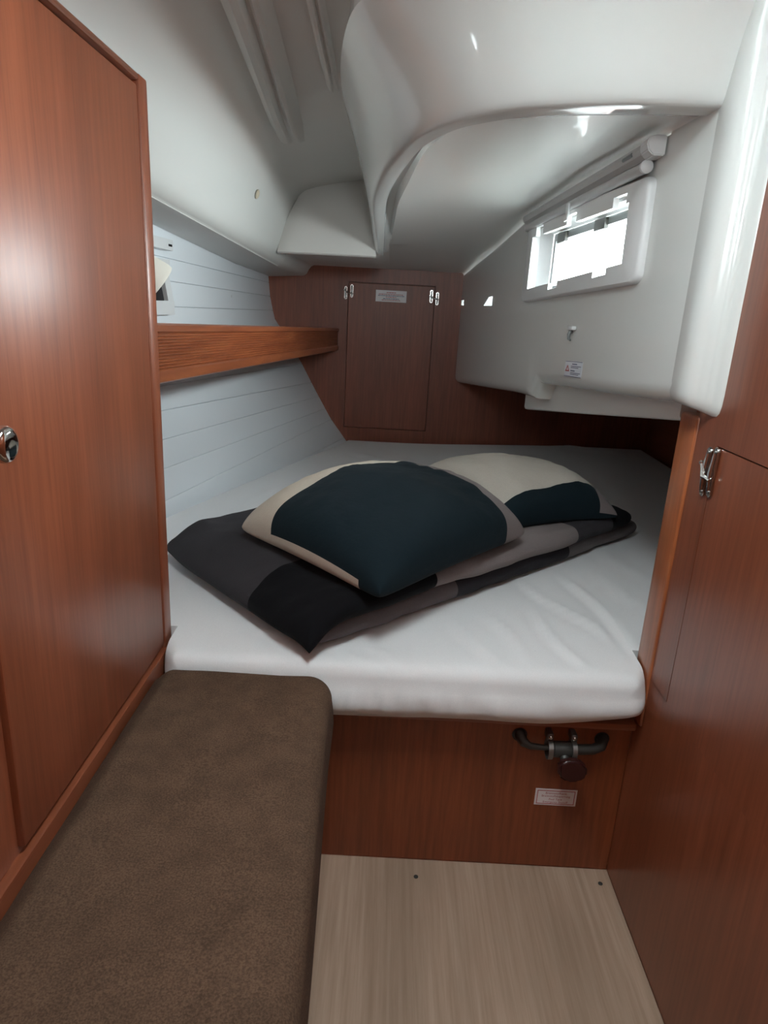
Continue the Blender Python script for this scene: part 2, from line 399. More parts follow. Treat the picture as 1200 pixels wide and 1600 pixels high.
for s in range(N+1):
    t = (len(O)-1)*s/N
    a, o_, i_ = catmull(A, t), catmull(O, t), catmull(I, t)
    dt = .05; tg = (catmull(O, min(t+dt, len(O)-1)) - catmull(O, max(t-dt, 0))); tg.z = 0; tg.normalize()
    out = Vector((-tg.y, tg.x, 0)); out = -out if out.dot(Vector((-.5, -.8, 0))) < 0 else out
    top = a + Vector((0, 0, .13)) + out*(.012 if t < 6 else .0) - (out*.03 if t > 7 else Vector((0, 0, 0)))
    h = a.z - o_.z
    r = min(.034, h*.3)
    lo = o_ + out*.004 + Vector((0, 0, r)) + (a-o_)*.02
    row = [top, a + (top-a)*.5, a]
    e_ = Vector((o_.x, o_.y, o_.z)) - out*r*.35; c1 = a + (lo-a)*.8; c2 = Vector((lo.x, lo.y, o_.z)) + out*.002
    for q in range(1, 15):
        f = q/14; row.append(a*(1-f)**3 + c1*3*f*(1-f)**2 + c2*3*f*f*(1-f) + e_*f**3)
    e = row[-1]; inn = i_ - e; wd = min(1, max(.0, (t-3.2)/3.0))
    m1 = e + inn*.45; m1.z = e.z - .001
    m2 = e + inn*.52; m2.z = e.z + .003 + .010*wd
    m3 = e + inn*.85; m3.z = e.z + .005 + .012*wd
    row += [e + inn*.2 + Vector((0, 0, -.0015)), m1, m2, m3, i_]
    rows.append(row); IC.append(i_)
# low ceiling panel (kept as the ceiling object, everything else of the deckhead hangs under it)
crow = []
yl = [c.y for c in IC]
def fillet(y, x0, z0):
    x1, z1 = WX(y)+.001, zc(y); n = 14; r = []
    for j in range(n+1):
        f = j/n; x = x0 + (x1-.012-x0)*f
        r.append(Vector((x, y, z0 + (z1-z0)*sst(0, .06, x-x0))))
    for j in range(1, 7):
        th = j/6*pi/2; r.append(Vector((x1 - .012 + .012*sin(th), y, z1 - .012*(1-cos(th)))))
    return r
for y in (1.045, 1.07, 1.09): crow.append(fillet(y, .30, 1.2885))
for c in IC:
    if c.x < WX(c.y)-.04: crow.append(fillet(c.y, c.x-.002, c.z))
for y in (2.425, 2.5, 2.6, 2.7, 2.8, 2.9, 2.947): crow.append(fillet(y, -.03 + (y-2.42)*.0, zc(y)))
bm = bmesh.new(); add_grid(bm, crow)
add_grid(bm, [[Vector((-.44 + .41*j/20, y, 1.155 - .008*(y-2.3)/.65 + (zc(y)-1.155+.008*(y-2.3)/.65)*sst(.88, 1, j/20))) for j in range(21)] for y in (2.30, 2.42, 2.5, 2.6, 2.7, 2.8, 2.9, 2.947)])
ce = put('ceiling', bm, M['gel2']); tag(ce, 'smooth white deckhead over the berth with curved riser', kind='structure')
put('curved_riser', grid(rows), M['gel'], ce)
# side trough and cove
def sect(y):
    t = (y-1.1)/1.25
    a = [(-.66, 1.195), (-.503, 1.189), (-.483, 1.193), (-.466, 1.207), (-.456, 1.230), (-.442, 1.275), (-.415, 1.338), (-.368, 1.388), (-.30, 1.418), (-.22, 1.43), (-.10, 1.437), (-.04, 1.44)]
    c = [(-.62, 1.118), (-.434, 1.116), (-.414, 1.119), (-.398, 1.131), (-.387, 1.152), (-.374, 1.21), (-.357, 1.285), (-.325, 1.340), (-.275, 1.362), (-.20, 1.378), (-.11, 1.392), (-.05, 1.40)]
    if t < 0: t *= .35
    t = min(t, 1.6)
    return [Vector((p[0] + (q[0]-p[0])*t, y, p[1] + (q[1]-p[1])*t)) for p, q in zip(a, c)]
rows = []
yy = [-1.2, -.6, 0, .5, .9, 1.1, 1.4, 1.7, 2.0, 2.2, 2.36, 2.44]
for y in yy:
    p = sect(y); r = []
    for i in range(len(p)-1):
        for f in (0, .25, .5, .75): r.append(catmull(p, i+f))
    rows.append(r + [p[-1]])
put('side_liner', grid(rows), M['liner'], ce)
# roll carried on to the bulkhead behind the fairing
rows = []
q0 = [(p.x, p.z) for p in sect(2.44)[:5]] + [(-.376, 1.153), (-.362, 1.1565), (-.335, 1.157)]
q1 = [(-.60, 1.090), (-.392, 1.103), (-.381, 1.1055), (-.372, 1.113), (-.365, 1.128), (-.355, 1.141), (-.342, 1.1475), (-.31, 1.149)]
for y in (2.44, 2.6, 2.78, 2.947):
    t = (y-2.44)/(2.947-2.44); rows.append([Vector((a[0]+(c[0]-a[0])*t, y, a[1]+(c[1]-a[1])*t)) for a, c in zip(q0, q1)])
put('side_roll', grid(rows), M['liner'], ce)
# battens moulded in the trough
def batten(name, xa, ya, xb, yb, wd, dp):
    rows = []
    for i in range(25):
        t = i/24; y = ya + (yb-ya)*t; x = xa + (xb-xa)*t
        p = sect(y); base = interp([(q.x, q.z) for q in p[6:]], x)
        k = dp*min(1, (1-t)*9)
        sl = interp([(q.x, q.z) for q in p[6:]], x+.01) - base
        rows.append([Vector((x + f*wd/2, y, base + sl*100*f*wd/2 - k*g + .003)) for f, g in ((-1, 0), (-.82, .15), (-.55, .8), (-.42, 1), (-.15, 1), (0, .55), (.12, .55), (.30, .95), (.5, .9), (.82, .15), (1, 0))])
    return put(name, grid(rows), M['liner'], ce)
batten('moulded_batten', -.150, -.5, -.285, 1.93, .085, .027)
batten('moulded_batten', -.118, -.5, -.150, 1.62, .035, .014)
# glossy end fairing
rows = []
bl, br, tl, trr = Vector((-.388, 2.30, 1.150)), Vector((-.070, 2.30, 1.152)), Vector((-.318, 2.40, 1.356)), Vector((-.085, 2.40, 1.400))
for i in range(13):
    v = i/12
    rows.append([(bl*(1-u)+br*u)*(1-v) + (tl*(1-u)+trr*u)*v + Vector((-.012*sin(pi*v)*(1-u), -.022*(1-(2*u-1)**6)*(1-v**3), 0)) for u in [j/14 for j in range(15)]])
und = [[p + Vector((0, 0, 0)) for p in rows[0]]]
for d in ((.004, -.004), (.014, -.006), (.06, -.002), (.10, .006)): und.append([p + Vector((0, d[0], d[1])) for p in rows[0]])
put('end_fairing', grid(und[::-1] + rows[1:]), M['fair'], ce)
b = bmesh.new(); add_lathe(b, (-.384, 1.955, 1.268), (.93, -.05, -.3), [(0, .012), (.003, .012), (.0045, .009)], 12); o = put('button_cap', b, plain('beige_cap', (.52, .44, .33), .5), ce)
# near deckhead behind and above the camera, with the open hatch
hx0, hx1, hy0, hy1 = HATCH
b = bmesh.new(); zt = 1.455
for x0, x1, y0, y1 in ((-.70, hx0, -1.2, .7), (hx1, .50, -1.2, .7), (hx0, hx1, -1.2, hy0), (hx0, hx1, hy1, .7), (-.70, .50, .7, 1.20), (-.70, -.03, 1.2, 2.5)):
    add_box(b, x0, x1, y0, y1, zt + (.06 if y0 >= .7 else 0), zt + (.1 if y0 >= .7 else .05))
for x0, x1, y0, y1 in ((-.85, .33, 1.2, 1.9), (-.85, .29, 1.9, 2.5), (-.85, .25, 2.5, 2.98), (-.85, -.66, -1.2, 1.3)): add_box(b, x0, x1, y0, y1, 1.555, 1.60)
add_box(b, -.87, -.85, -1.2, 2.98, -.06, 1.60); add_box(b, -.85, -.60, 1.0, 1.06, .0, 1.60)
add_prism(b, [Vector((WX(y)-.012, y, 1.30 if y < 2 else 1.262)) for y in (1.02, 2.0)] + [Vector((WX(2.0)-.012, 2.0, 1.60)), Vector((WX(1.02)-.012, 1.02, 1.60))], (-.02, 0, 0)); add_prism(b, [Vector((WX(y)-.04, y, zc(y)+.004)) for y in (2.0, 2.36, 2.68, 2.96)] + [Vector((WX(2.96)-.04, 2.96, 1.60)), Vector((WX(2.0)-.04, 2.0, 1.60))], (-.02, 0, 0))
put('deck_panel', b, M['gel2'], ce, smooth=False)

# ------------------------------------------------------------------ window wall
WIN = [(1.885, 1.052), (1.885, 1.208), (1.222, 1.200), (1.222, 1.082)]      # hole in the wall: (y, z) aft-bottom, aft-top, fore-top, fore-bottom
def wp(y, z, d=0):
    """point on the window wall; d = into the cabin"""
    return Vector((WX(y) - d, y, z))
bm = bmesh.new()
def patchw(c00, c10, c11, c01, nu=8, nv=6):
    add_grid(bm, [[wp(*[(c00[k]*(1-u)+c10[k]*u)*(1-v) + (c01[k]*(1-u)+c11[k]*u)*v for k in (0, 1)]) for u in [j/nu for j in range(nu+1)]] for v in [i/nv for i in range(nv+1)]])
ab, at, ft, fb = WIN
def top(y): return zc(y)-.0110
rb = .028
ysw = [2.947, 2.7, 2.4, 2.1, ab[0], 1.78, 1.765, 1.755, 1.65, 1.5, 1.35, fb[0], 1.12, 1.02]
def zl(y):  # lower sill line of the upper part
    return 1.02
# upper band with hole
def band(y0, y1, za0, za1, zb0, zb1, n=4):
    rows = []
    for i in range(n+1):
        t = i/n; y = y0 + (y1-y0)*t; a = za0 + (za1-za0)*t; c = zb0 + (zb1-zb0)*t
        rows.append([wp(y, a + (c-a)*f) for f in (0, .33, .66, 1)])
    add_grid(bm, rows)
for y0, y1 in ((2.947, 2.7), (2.7, 2.4), (2.4, 2.15), (2.15, 1.95), (1.95, ab[0]), (fb[0], 1.16)): band(y0, y1, 1.02, 1.02, top(y0), top(y1), 2)
band(1.16, .975, 1.02, 1.02, 1.5, 1.5, 2); band(ab[0], 1.5, at[1], (at[1]+ft[1])/2, top(ab[0]), top(1.5)); band(1.5, fb[0], (at[1]+ft[1])/2, ft[1], top(1.5), top(fb[0]))
band(ab[0], fb[0], 1.02, 1.02, ab[1], fb[1])
# lower part down to the rolled bottom edge, then the underside
rows = []
for y in (2.947, 2.8, 2.6, 2.4, 2.2, 2.0, 1.9, 1.82, 1.77):
    zb = zbot(y); r = [wp(y, 1.02 + (zb+rb-1.02)*f) for f in (0, .5, 1)]
    for th in (.25, .5, .75, 1): r.append(wp(y, zb + rb*(1-sin(th*pi/2)), -rb*(1-cos(th*pi/2))))
    r += [wp(y, zb, -.08), Vector((1.22, y, zb+.0))]; rows.append(r)
add_grid(bm, rows); e1 = rows[-1]
rows = []
for y in (1.735, 1.7, 1.6, 1.5, 1.4, 1.3, 1.2, 1.1, 1.02, .985):
    zb = zbot(min(y, 1.75)); r = [wp(y, 1.02 + (zb+rb-1.02)*f) for f in (0, .5, 1)]
    for th in (.25, .5, .75, 1): r.append(wp(y, zb + rb*(1-sin(th*pi/2)), -rb*(1-cos(th*pi/2))))
    r += [wp(y, zb, -.08), Vector((1.22, y, zb))]; rows.append(r)
add_grid(bm, rows); add_grid(bm, [e1, rows[0]])
bmesh.ops.remove_doubles(bm, verts=bm.verts, dist=.0005)
wr = put('wall_right', bm, M['gel']); tag(wr, 'glossy white moulded cockpit side with opening portlight', kind='structure')
# column where the moulding returns onto the wooden partition
pf = [(.4190, 1.03), (.4165, 1.005), (.4165, .985), (.4200, .970), (.4275, .961), (.4350, .958), (.4410, .9555), (.4455, .9545), (.4500, .951), (.4535, .944), (.4580, .938), (.4625, .940), (.4640, .955)]
zs = [.872, .874, .880, .890, .905, 1.0, 1.15, 1.3, 1.42, 1.55]
rows = []
pc = [catmull([(x, y, 0) for x, y in pf], i/3) for i in range((len(pf)-1)*3+1)]
for z in zs:
    s = {.872: .62, .874: .82, .880: .93, .890: .98}.get(z, 1)
    rows.append([Vector((.464 + (p.x-.464)*s, 1.0 + (p.y-1.0)*(s if z < .9 else 1), z + (.012*(.464-p.x)/.047 if z < .95 else 0))) for p in pc])
bm = bmesh.new(); vs = add_grid(bm, rows); bm.faces.new(vs[:len(pc)])
put('moulded_return', bm, M['gel'], wr)
# duct tray hanging below the underside
sec = [(1.74, .763), (1.35, .820), (.995, .861)]
bm = bmesh.new()
rows = []
for y, z in [(2.42, .692), (2.38, .687), (2.02, .727), (1.98, .732), (1.5, .794), (1.09, .848)]:
    ins = .0 if y < 2.01 else .12*(y-2.01)/.41
    x = WX(y) + .055 + ins
    h = .055
    rows.append([Vector((x+.004, y, z+h+.03)), Vector((x, y, z+h)), Vector((x, y, z+.008)), Vector((x+.003, y, z+.002)), Vector((x+.012, y, z)), Vector((x+.45, y, z)), Vector((x+.45, y, z+h))])
vs = add_grid(bm, rows); n = 7; bm.faces.new(vs[:n]); bm.faces.new(vs[-n:][::-1])
put('duct_tray', bm, M['gel2'], wr)

# window_1: raised frame with notches, sleeve, sash, glass
win = empty('window_1', wp(1.55, 1.04)); tag(win, 'opening portlight with white notched frame in the cockpit side', kind='structure')
def q2(u, v, C):  # bilinear in (y,z)
    a, b_, c, d = C
    return [(a[k]*(1-v)+b_[k]*v)*(1-u) + (d[k]*(1-v)+c[k]*v)*u for k in (0, 1)]
OUT = [(1.905, 1.034), (1.905, 1.2275), (1.190, 1.2185), (1.187, 1.062)]
INN = [(1.858, 1.062), (1.858, 1.188), (1.252, 1.190), (1.247, 1.092)]
def rounded(C, ru, rv, n=6, notch=None):
    pts = []
    for cu, cv, a0 in ((0, 0, pi), (1, 0, 1.5*pi), (1, 1, 0), (0, 1, .5*pi)):
        for i in range(n+1):
            a = a0 + i/n*pi/2
            pts.append((abs(cu-ru) + ru*cos(a), abs(cv-rv) + rv*sin(a)))
    return pts
outer = rounded(OUT, .03, .10)
# inner outline in its own bilinear space, with notches along bottom and top
inn = [(0, 0)]
for u in (.36, .83): inn += [(u-.055, 0), (u-.055, -.12), (u+.055, -.12), (u+.055, 0)]
inn += [(1, 0), (1, 1)]
for u in (.93, .50, .10): inn += [(u+.05, 1), (u+.05, 1.17), (u-.05, 1.17), (u-.05, 1)]
inn += [(0, 1)]
def frame_bm(outl, innl, d0, d1):
    bm = bmesh.new()
    vo = [bm.verts.new(wp(*q2(u, v, OUT), d1)) for u, v in outl]; vi = [bm.verts.new(wp(*q2(u, v, INN), d1)) for u, v in innl]
    es = [bm.edges.new((a, b_)) for L_ in (vo, vi) for a, b_ in zip(L_, L_[1:]+L_[:1])]
    bmesh.ops.triangle_fill(bm, edges=es, use_beauty=True)
    def skirt(vl, ring, dd):
        prev = vl
        for r in ring:
            nx = [bm.verts.new(p) for p in r]
            for i in range(len(vl)):
                j = (i+1) % len(vl); bm.faces.new((prev[i], prev[j], nx[j], nx[i]))
            prev = nx
    cu = [(.5+(u-.5)*1.010, .5+(v-.5)*1.035) for u, v in outl]; cu2 = [(.5+(u-.5)*1.014, .5+(v-.5)*1.05) for u, v in outl]
    skirt(vo, [[wp(*q2(u, v, OUT), d1-.003) for u, v in cu], [wp(*q2(u, v, OUT), d1-.008) for u, v in cu2], [wp(*q2(u, v, OUT), d0) for u, v in cu2]], 0)
    skirt(vi, [[wp(*q2(u, v, INN), d1-.010) for u, v in innl]], 0)
    return fixn(bm)
put('window_frame', frame_bm(outer, inn, -.002, .014), M['plast'], win, smooth=True)
# sleeve between the frame and the sash
def ring(C, d): return [wp(y, z, d) for y, z in C]
SL = [(1.880, 1.046), (1.880, 1.212), (1.232, 1.206), (1.228, 1.076)]
SL2 = [(1.838, 1.062), (1.838, 1.196), (1.240, 1.198), (1.236, 1.088)]
bm = bmesh.new(); add_grid(bm, [ring(SL, .003), ring(SL, -.012), ring(SL2, -.034)], True); put('sleeve', bm, M['plast'], win, smooth=False)
# sash: grey outer frame with a heavier hinge bar along its top
def sash_pt(u, v, d): return wp(*q2(u, v, SL2), d)
bm = bmesh.new()
def bar(u0, u1, v0, v1, d0, d1, tgt):
    vs = [tgt.verts.new(sash_pt(u, v, d)) for d in (d0, d1) for u, v in ((u0, v0), (u1, v0), (u1, v1), (u0, v1))]
    for f in ((0, 1, 2, 3), (7, 6, 5, 4), (0, 4, 5, 1), (1, 5, 6, 2), (2, 6, 7, 3), (3, 7, 4, 0)): tgt.faces.new([vs[i] for i in f])
bar(-.04, 1.04, .86, 1.06, -.035, -.052, bm); bar(-.04, 1.04, -.06, .05, -.035, -.052, bm); bar(-.04, .035, .05, .86, -.035, -.052, bm); bar(.965, 1.04, .05, .86, -.035, -.052, bm)
put('sash', fixn(bm), M['alu'], win, smooth=False)
for u in (.14, .56, .96):
    bm = bmesh.new(); bar(u-.05, u+.05, .80, .98, -.028, -.036, bm); put('hinge', fixn(bm), M['pipe'], win, smooth=False)
bm = bmesh.new(); bar(.03, .97, .04, .88, -.042, -.046, bm); put('pane', fixn(bm), M['glass'], win, smooth=False)

# roller blind above the window
bl_ = empty('roller_blind', wp(1.55, 1.21)); tag(bl_, 'pale grey roller blind rolled up above the portlight', 'blind')
def tubeprof(y0, z0, y1, z1, prof, name, mat):
    bm = bmesh.new(); rows = [[Vector((WX(y) - px, y, z + pz)) for px, pz in prof] for y, z in ((y0, z0), (y1, z1))]
    vs = add_grid(bm, rows, True); n = len(prof); bm.faces.new(vs[:n][::-1]); bm.faces.new(vs[-n:]); fixn(bm)
    bmesh.ops.bevel(bm, geom=[e for e in bm.edges if len({f for f in e.link_faces if len(f.verts) > 4}) == 1], offset=.0012, segments=2, affect='EDGES')
    return put(name, bm, mat, bl_, smooth=False)
cas = tubeprof(1.93, 1.2365, 1.20, 1.259, [(.002, -.012), (.016, -.0125), (.024, -.006), (.027, .002), (.025, .009), (.016, .0125), (.002, .0125)], 'headrail', M['plastg'])
bm = bmesh.new(); add_tube(bm, [(WX(1.92)-.014, 1.92, 1.2165), (WX(1.205)-.014, 1.205, 1.2355)], .0095, 16); put('bottom_bar', bm, M['plastg'], bl_)
bm = bmesh.new(); add_lathe(bm, (WX(1.2)-.014, 1.205, 1.236), (.02, -1, 0), [(0, .0105), (.006, .0105), (.0075, .008)], 16); put('bar_end', bm, M['plast'], bl_)
bm = bmesh.new(); prof = [(.000, -.014), (.018, -.0145), (.027, -.007), (.030, .003), (.027, .011), (.017, .0148), (.0, .0148)]
add_prism(bm, [Vector((WX(1.2)-px, 1.20, 1.259+pz)) for px, pz in prof], (0, -.035, .0008)); fixn(bm); bmesh.ops.bevel(bm, geom=list(bm.edges), offset=.0018, segments=2, affect='EDGES'); put('end_cap', bm, M['plast'], bl_, smooth=False)
bm = bmesh.new(); add_tube(bm, [(WX(1.23)-.0262, 1.235, 1.259), (WX(1.25)-.0262, 1.275, 1.2575)], .0035, 8); put('slot', bm, M['alu'], bl_)
bm = bmesh.new(); add_box(bm, WX(1.555)-.027, WX(1.555)-.022, 1.545, 1.565, 1.200, 1.228, bev=.002); add_box(bm, WX(1.55)-.029, WX(1.55)-.023, 1.54, 1.57, 1.193, 1.205, bev=.0025); put('pull_tab', bm, M['plast'], bl_)

# small fittings on the window wall
hk = empty('wall_clip', wp(1.492, .955)); tag(hk, 'small white plastic clip on the cockpit side below the portlight', 'clip')
bm = bmesh.new(); add_box(bm, WX(1.49)-.010, WX(1.49)+.001, 1.474, 1.512, .972, .981, bev=.003); put('clip_top', bm, M['plast'], hk)
bm = bmesh.new(); add_tube(bm, [(WX(1.49)-.004, 1.497, .972), (WX(1.49)-.008, 1.497, .962), (WX(1.49)-.009, 1.492, .954), (WX(1.49)-.006, 1.486, .951)], [.004, .004, .003, .002], 8); put('clip_hook', bm, M['alu'], hk)
def wq(y, z, d=.0012): return wp(y, z, d)
st = empty('warning_label', wp(1.455, .872)); tag(st, 'small white warning sticker with red triangle below the wall clip', 'label')
bm = bmesh.new(); add_prism(bm, [wp(y, z, .0002) for y, z in ((1.515, .873), (1.408, .880), (1.408, .912), (1.515, .907))], (-.0007, 0, 0)); put('sticker', fixn(bm), M['stick2'], st, smooth=False)
def wbar(y0, y1, z, h, mat, nm_='print_line'):
    sl = -.05
    bm = bmesh.new(); add_prism(bm, [wp(y0, z-h/2+(1.46-y0)*.05, .0009), wp(y1, z-h/2+(1.46-y1)*.05, .0009), wp(y1, z+h/2+(1.46-y1)*.05, .0009), wp(y0, z+h/2+(1.46-y0)*.05, .0009)], (-.0003, 0, 0)); put(nm_, fixn(bm), mat, st, smooth=False)
wbar(1.514, 1.409, .9085, .0012, M['blue']); wbar(1.514, 1.409, .8775, .0012, M['blue'])
for y0, y1, z, h in ((1.470, 1.440, .9035, .0022), (1.476, 1.415, .8990, .0014), (1.476, 1.430, .8960, .0014), (1.476, 1.450, .8895, .0022), (1.476, 1.415, .8850, .0014), (1.476, 1.425, .8820, .0014)): wbar(y0, y1, z, h, M['blue'])
bm = bmesh.new(); tri = [(1.511, .885), (1.483, .8865), (1.497, .9)]; ti = [(1.504, .8876), (1.490, .8884), (1.497, .8955)]
a = [bm.verts.new(wp(*p, .0012)) for p in tri]; c = [bm.verts.new(wp(*p, .0012)) for p in ti]
for i in range(3): bm.faces.new((a[i], a[(i+1) % 3], c[(i+1) % 3], c[i]))
put('triangle', bm, M['red'], st, smooth=False)

# ------------------------------------------------------------------ wooden partition on the right, with locker door
XR = .459
DY0, DY1, DZ0, DZ1 = .15, .928, .43, .836
b = bmesh.new()
add_box(b, XR, XR+.02, -1.2, 1.0, DZ1+.002, 1.56); add_box(b, XR, XR+.02, -1.2, 1.03, 0, DZ0-.0002)
add_box(b, XR, XR+.02, DY1+.002, 1.02, DZ0-.002, DZ1+.002); add_box(b, XR, XR+.02, -1.2, DY0-.002, DZ0-.002, DZ1+.002)
add_box(b, XR+.02, XR+.03, -1.2, 1.0, -.06, 1.56)
wf = put('wall_front_right', b, M['wood_mid'], smooth=False); tag(wf, 'mahogany partition to the right of the cabin entrance', kind='structure')
put('end_post', box(XR-.004, XR+.035, .997, 1.058, .335, .868, bev=.005, seg=3), M['wood_trim'], wf)
d2 = put('door_2', box(XR-.0002, XR+.016, DY0, DY1, DZ0, DZ1), M['wood_mid'], smooth=False); tag(d2, 'mahogany locker door in the right partition', kind='structure')
latch(d2, (XR-.0015, DY1+.004, .800), (0, -1, 0), (0, 0, 1), (-1, 0, 0), H=.072, gap=.020, shift=-.002, label='stainless turn latch', W_=.0135)
# enclosure under the cockpit
o = put('wall_starboard', box(1.145, 1.165, 1.06, 2.945, 0, .90), M['wood_y'], smooth=False); tag(o, 'dark wooden side of the berth under the cockpit', kind='structure')
o = put('wall_fore', box(.4895, 1.165, .99, 1.08, -.06, .95), M['wood'], smooth=False); tag(o, 'wooden fore side of the berth recess hidden behind the partition', kind='structure')
b = bmesh.new()
for x0, x1, z0, z1 in ((-.72, DOOR[0], 0, 1.56), (DOOR[1], .50, 0, 1.56), (DOOR[0], DOOR[1], 0, DOOR[2]), (DOOR[0], DOOR[1], DOOR[3], 1.56)): add_box(b, x0, x1, YD-.02, YD, z0, z1)
add_box(b, -.355, .459, -.10, -.08, 0, .93)  # unseen low wall, added to shade the near cushion and lower cabin
o = put('wall_rear_and_shade', b, M['wood'], smooth=False); tag(o, 'wooden bulkhead behind the camera plus an added low wall for shade', kind='structure')

# ------------------------------------------------------------------ wardrobe on the left
XW = -.36
wd_ = empty('wardrobe', (-.49, .45, .0)); tag(wd_, 'tall mahogany wardrobe with tapered door left of the berth', 'wardrobe')
b = bmesh.new(); add_box(b, -.66, XW-.008, -.6, 1.03, 0, 1.27); put('carcass', b, M['wood'], wd_, smooth=False)
put('end_stile', box(-.40, XW+.001, 1.024, 1.056, .372, 1.281, bev=.003, seg=2), M['wood'], wd_)
put('top_rail', box(-.40, XW+.001, -.6, 1.0235, 1.2715, 1.2805, bev=.003, seg=2), M['wood_y'], wd_)
put('plinth', box(-.40, XW+.004, -.6, 1.056, .0, .424, bev=.003, seg=2), M['wood_y'], wd_)
put('fore_stile', box(XW-.012, XW-.006, -.6, .553, .426, 1.270, bev=.001, seg=1), M['wood'], wd_, smooth=False)
dr = put('door', box(XW-.018, XW, .571, 1.0185, .432, 1.2660, bev=.003, seg=2), M['wood'], wd_)
kb = empty('knob', Vector((XW, .575, .867)) - loc_of(dr)); kb.parent = dr
bm = bmesh.new(); add_lathe(bm, (XW, .575, .867), (1, 0, 0), [(0, .021), (.003, .021), (.0055, .019), (.006, .015), (.007, .010), (.014, .009), (.017, .0135), (.022, .0165), (.027, .0165), (.030, .0145), (.0315, .010), (.0318, .004)], 32); put('push_knob', bm, M['chrome'], kb)

# ------------------------------------------------------------------ berth base
bb = empty('berth_base', (.05, 1.04, 0)); tag(bb, 'built-in mahogany berth base under the mattress', 'bed base')
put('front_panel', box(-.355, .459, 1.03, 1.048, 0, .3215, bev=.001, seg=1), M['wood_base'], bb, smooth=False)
put('ledge', box(-.354, .454, 1.004, 1.05, .322, .3355, bev=.003, seg=2), M['wood_x'], bb)
b = bmesh.new(); add_prism(b, [Vector(p) for p in ((-.354, 1.051, .317), (.455, 1.05, .317), (.50, 1.09, .317), (1.14, 1.09, .317), (1.14, 2.94, .317), (-.10, 2.94, .317), (-.50, 1.72, .317), (-.64, 1.09, .317), (-.40, 1.06, .317))], (0, 0, .016)); fixn(b)
put('slat_board', b, M['wood_x'], bb, smooth=False)

# ------------------------------------------------------------------ mattress with fitted sheet
ZM = .4375; YF = .972
FOLDS = [(.415, 1.355, .466, 1.075, .0055, .012), (.365, 1.238, .416, 1.125, .004, .010), (.304, 1.192, .352, 1.0, .0045, .011), (.210, 1.172, .270, .99, .005, .012),
         (.143, 1.153, .205, .985, .0045, .011), (.057, 1.059, .081, .97, .0045, .009), (.002, 1.03, .029, .96, .005, .009), (-.045, 1.02, -.027, .953, .005, .008), (-.085, 1.01, -.062, .939, .005, .008),
         (.482, 1.411, .537, 1.25, .005, .013), (-.115, 2.62, .086, 2.475, .006, .02), (-.421, 1.652, -.356, 1.985, .005, .015), (.742, 2.915, .963, 2.812, .008, .03), (.30, 1.36, .40, 1.17, .003, .012), (-.22, 1.09, -.12, 1.0, .004, .012), (.50, 1.75, .60, 1.40, .003, .02)]
def wr_noise(x, y):
    h = .004*noise.noise(Vector((x*3, y*3, 1.3)))
    # pulled folds radiating from the front edge
    k = sst(1.75, 1.0, y)
    for (x0, y0, x1, y1, am, wd) in FOLDS:
        dx, dy = x1-x0, y1-y0; ll = sqrt(dx*dx+dy*dy); t = ((x-x0)*dx + (y-y0)*dy)/(ll*ll)
        if -.25 < t < 1.25:
            c = ((x-x0)*dy - (y-y0)*dx)/ll + .008*sin(t*4+x0*30); q = c/wd
            if abs(q) < 4: h += am*(math.exp(-q*q) - .6*math.exp(-(q-1.5)**2))*sst(-.25, .2, t)*sst(1.25, .8, t)
    return h
YT = 1.075                              # berth widens behind the entrance here
XA, XC = -.354, .4525
RT = .036
def front_x(x, y):
    """pull the plan corners of the front edge round"""
    r = .035
    if y < YF+r:
        k = r - sqrt(max(0, r*r-(r-(y-YF))**2)); m = (XA+XC)/2; h = (XC-XA)/2
        return m + (x-m)*(h-k)/h
    return x
mid = [XA + (XC-XA)*(.5-.5*cos(pi*(.06+.88*i/110))-.5+.5*cos(pi*.06))/(cos(pi*.06)) for i in range(111)]
mid[0], mid[-1] = XA, XC
def mz(x, y, d):
    drop = .032*(1 - sqrt(max(0, 1-(1-max(d, 0)/RT)**3))) if d < RT else 0
    return ZM - drop - .012*sst(1.8, 2.9, y) + .028*sst(1.9, 2.9, y)*sst(-.1, 1.0, x) + wr_noise(x, y)*sst(0, .04, d) + .006*sst(0, .25, y-YF)
V = []; rowsI = []
yfr = [YF + .06*(i/12)**1.6 for i in range(13)] + [YF + .06 + (YT-YF-.06)*i/12 for i in range(1, 12)]
for y in yfr:
    r = []
    for x in mid:
        xx = front_x(x, y); e = .1*(max(0, y-.985)/.09)**2
        d = min(y-YF, xx-front_x(XA, y)+e, front_x(XC, y)-xx+e); V.append(Vector((xx, y, mz(xx, y, d)))); r.append(len(V)-1)
    rowsI.append(r)
NL, NR = 12, 36; mfirst = len(rowsI)
for k in range(91):
    y = YT + (2.93-YT)*(k/90)
    a = max(-.572 + (y-1.72)*(.392/1.225), -.7); c = 1.125
    xs = [a + (XA-a)*j/NL for j in range(NL)] + mid + [XC + (c-XC)*j/NR for j in range(1, NR+1)]
    if a > XA: xs = [a + (XC-a)*j/(NL+110) for j in range(NL+111)] + xs[NL+111:]
    if XA-.12 < a <= XA or a > XA: xs = [a + (XC-a)*j/(NL+110) for j in range(NL+111)] + xs[NL+111:]
    r = []
    for x in xs:
        d = min(x-a, c-x, 2.93-y)
        if x < XA: d = min(d, (y-YT) + max(0, .1-(XA-x)))
        if x > XC: d = min(d, (y-YT) + max(0, .1-(x-XC)))
        V.append(Vector((x, y, mz(x, y, d)))); r.append(len(V)-1)
    rowsI.append(r)
Fc = []
for i in range(len(rowsI)-1):
    A_, B_ = rowsI[i], rowsI[i+1]
    if i == mfirst-1: B_ = B_[NL:NL+111]
    for j in range(len(A_)-1): Fc.append((A_[j], A_[j+1], B_[j+1], B_[j]))
back = rowsI[mfirst:]
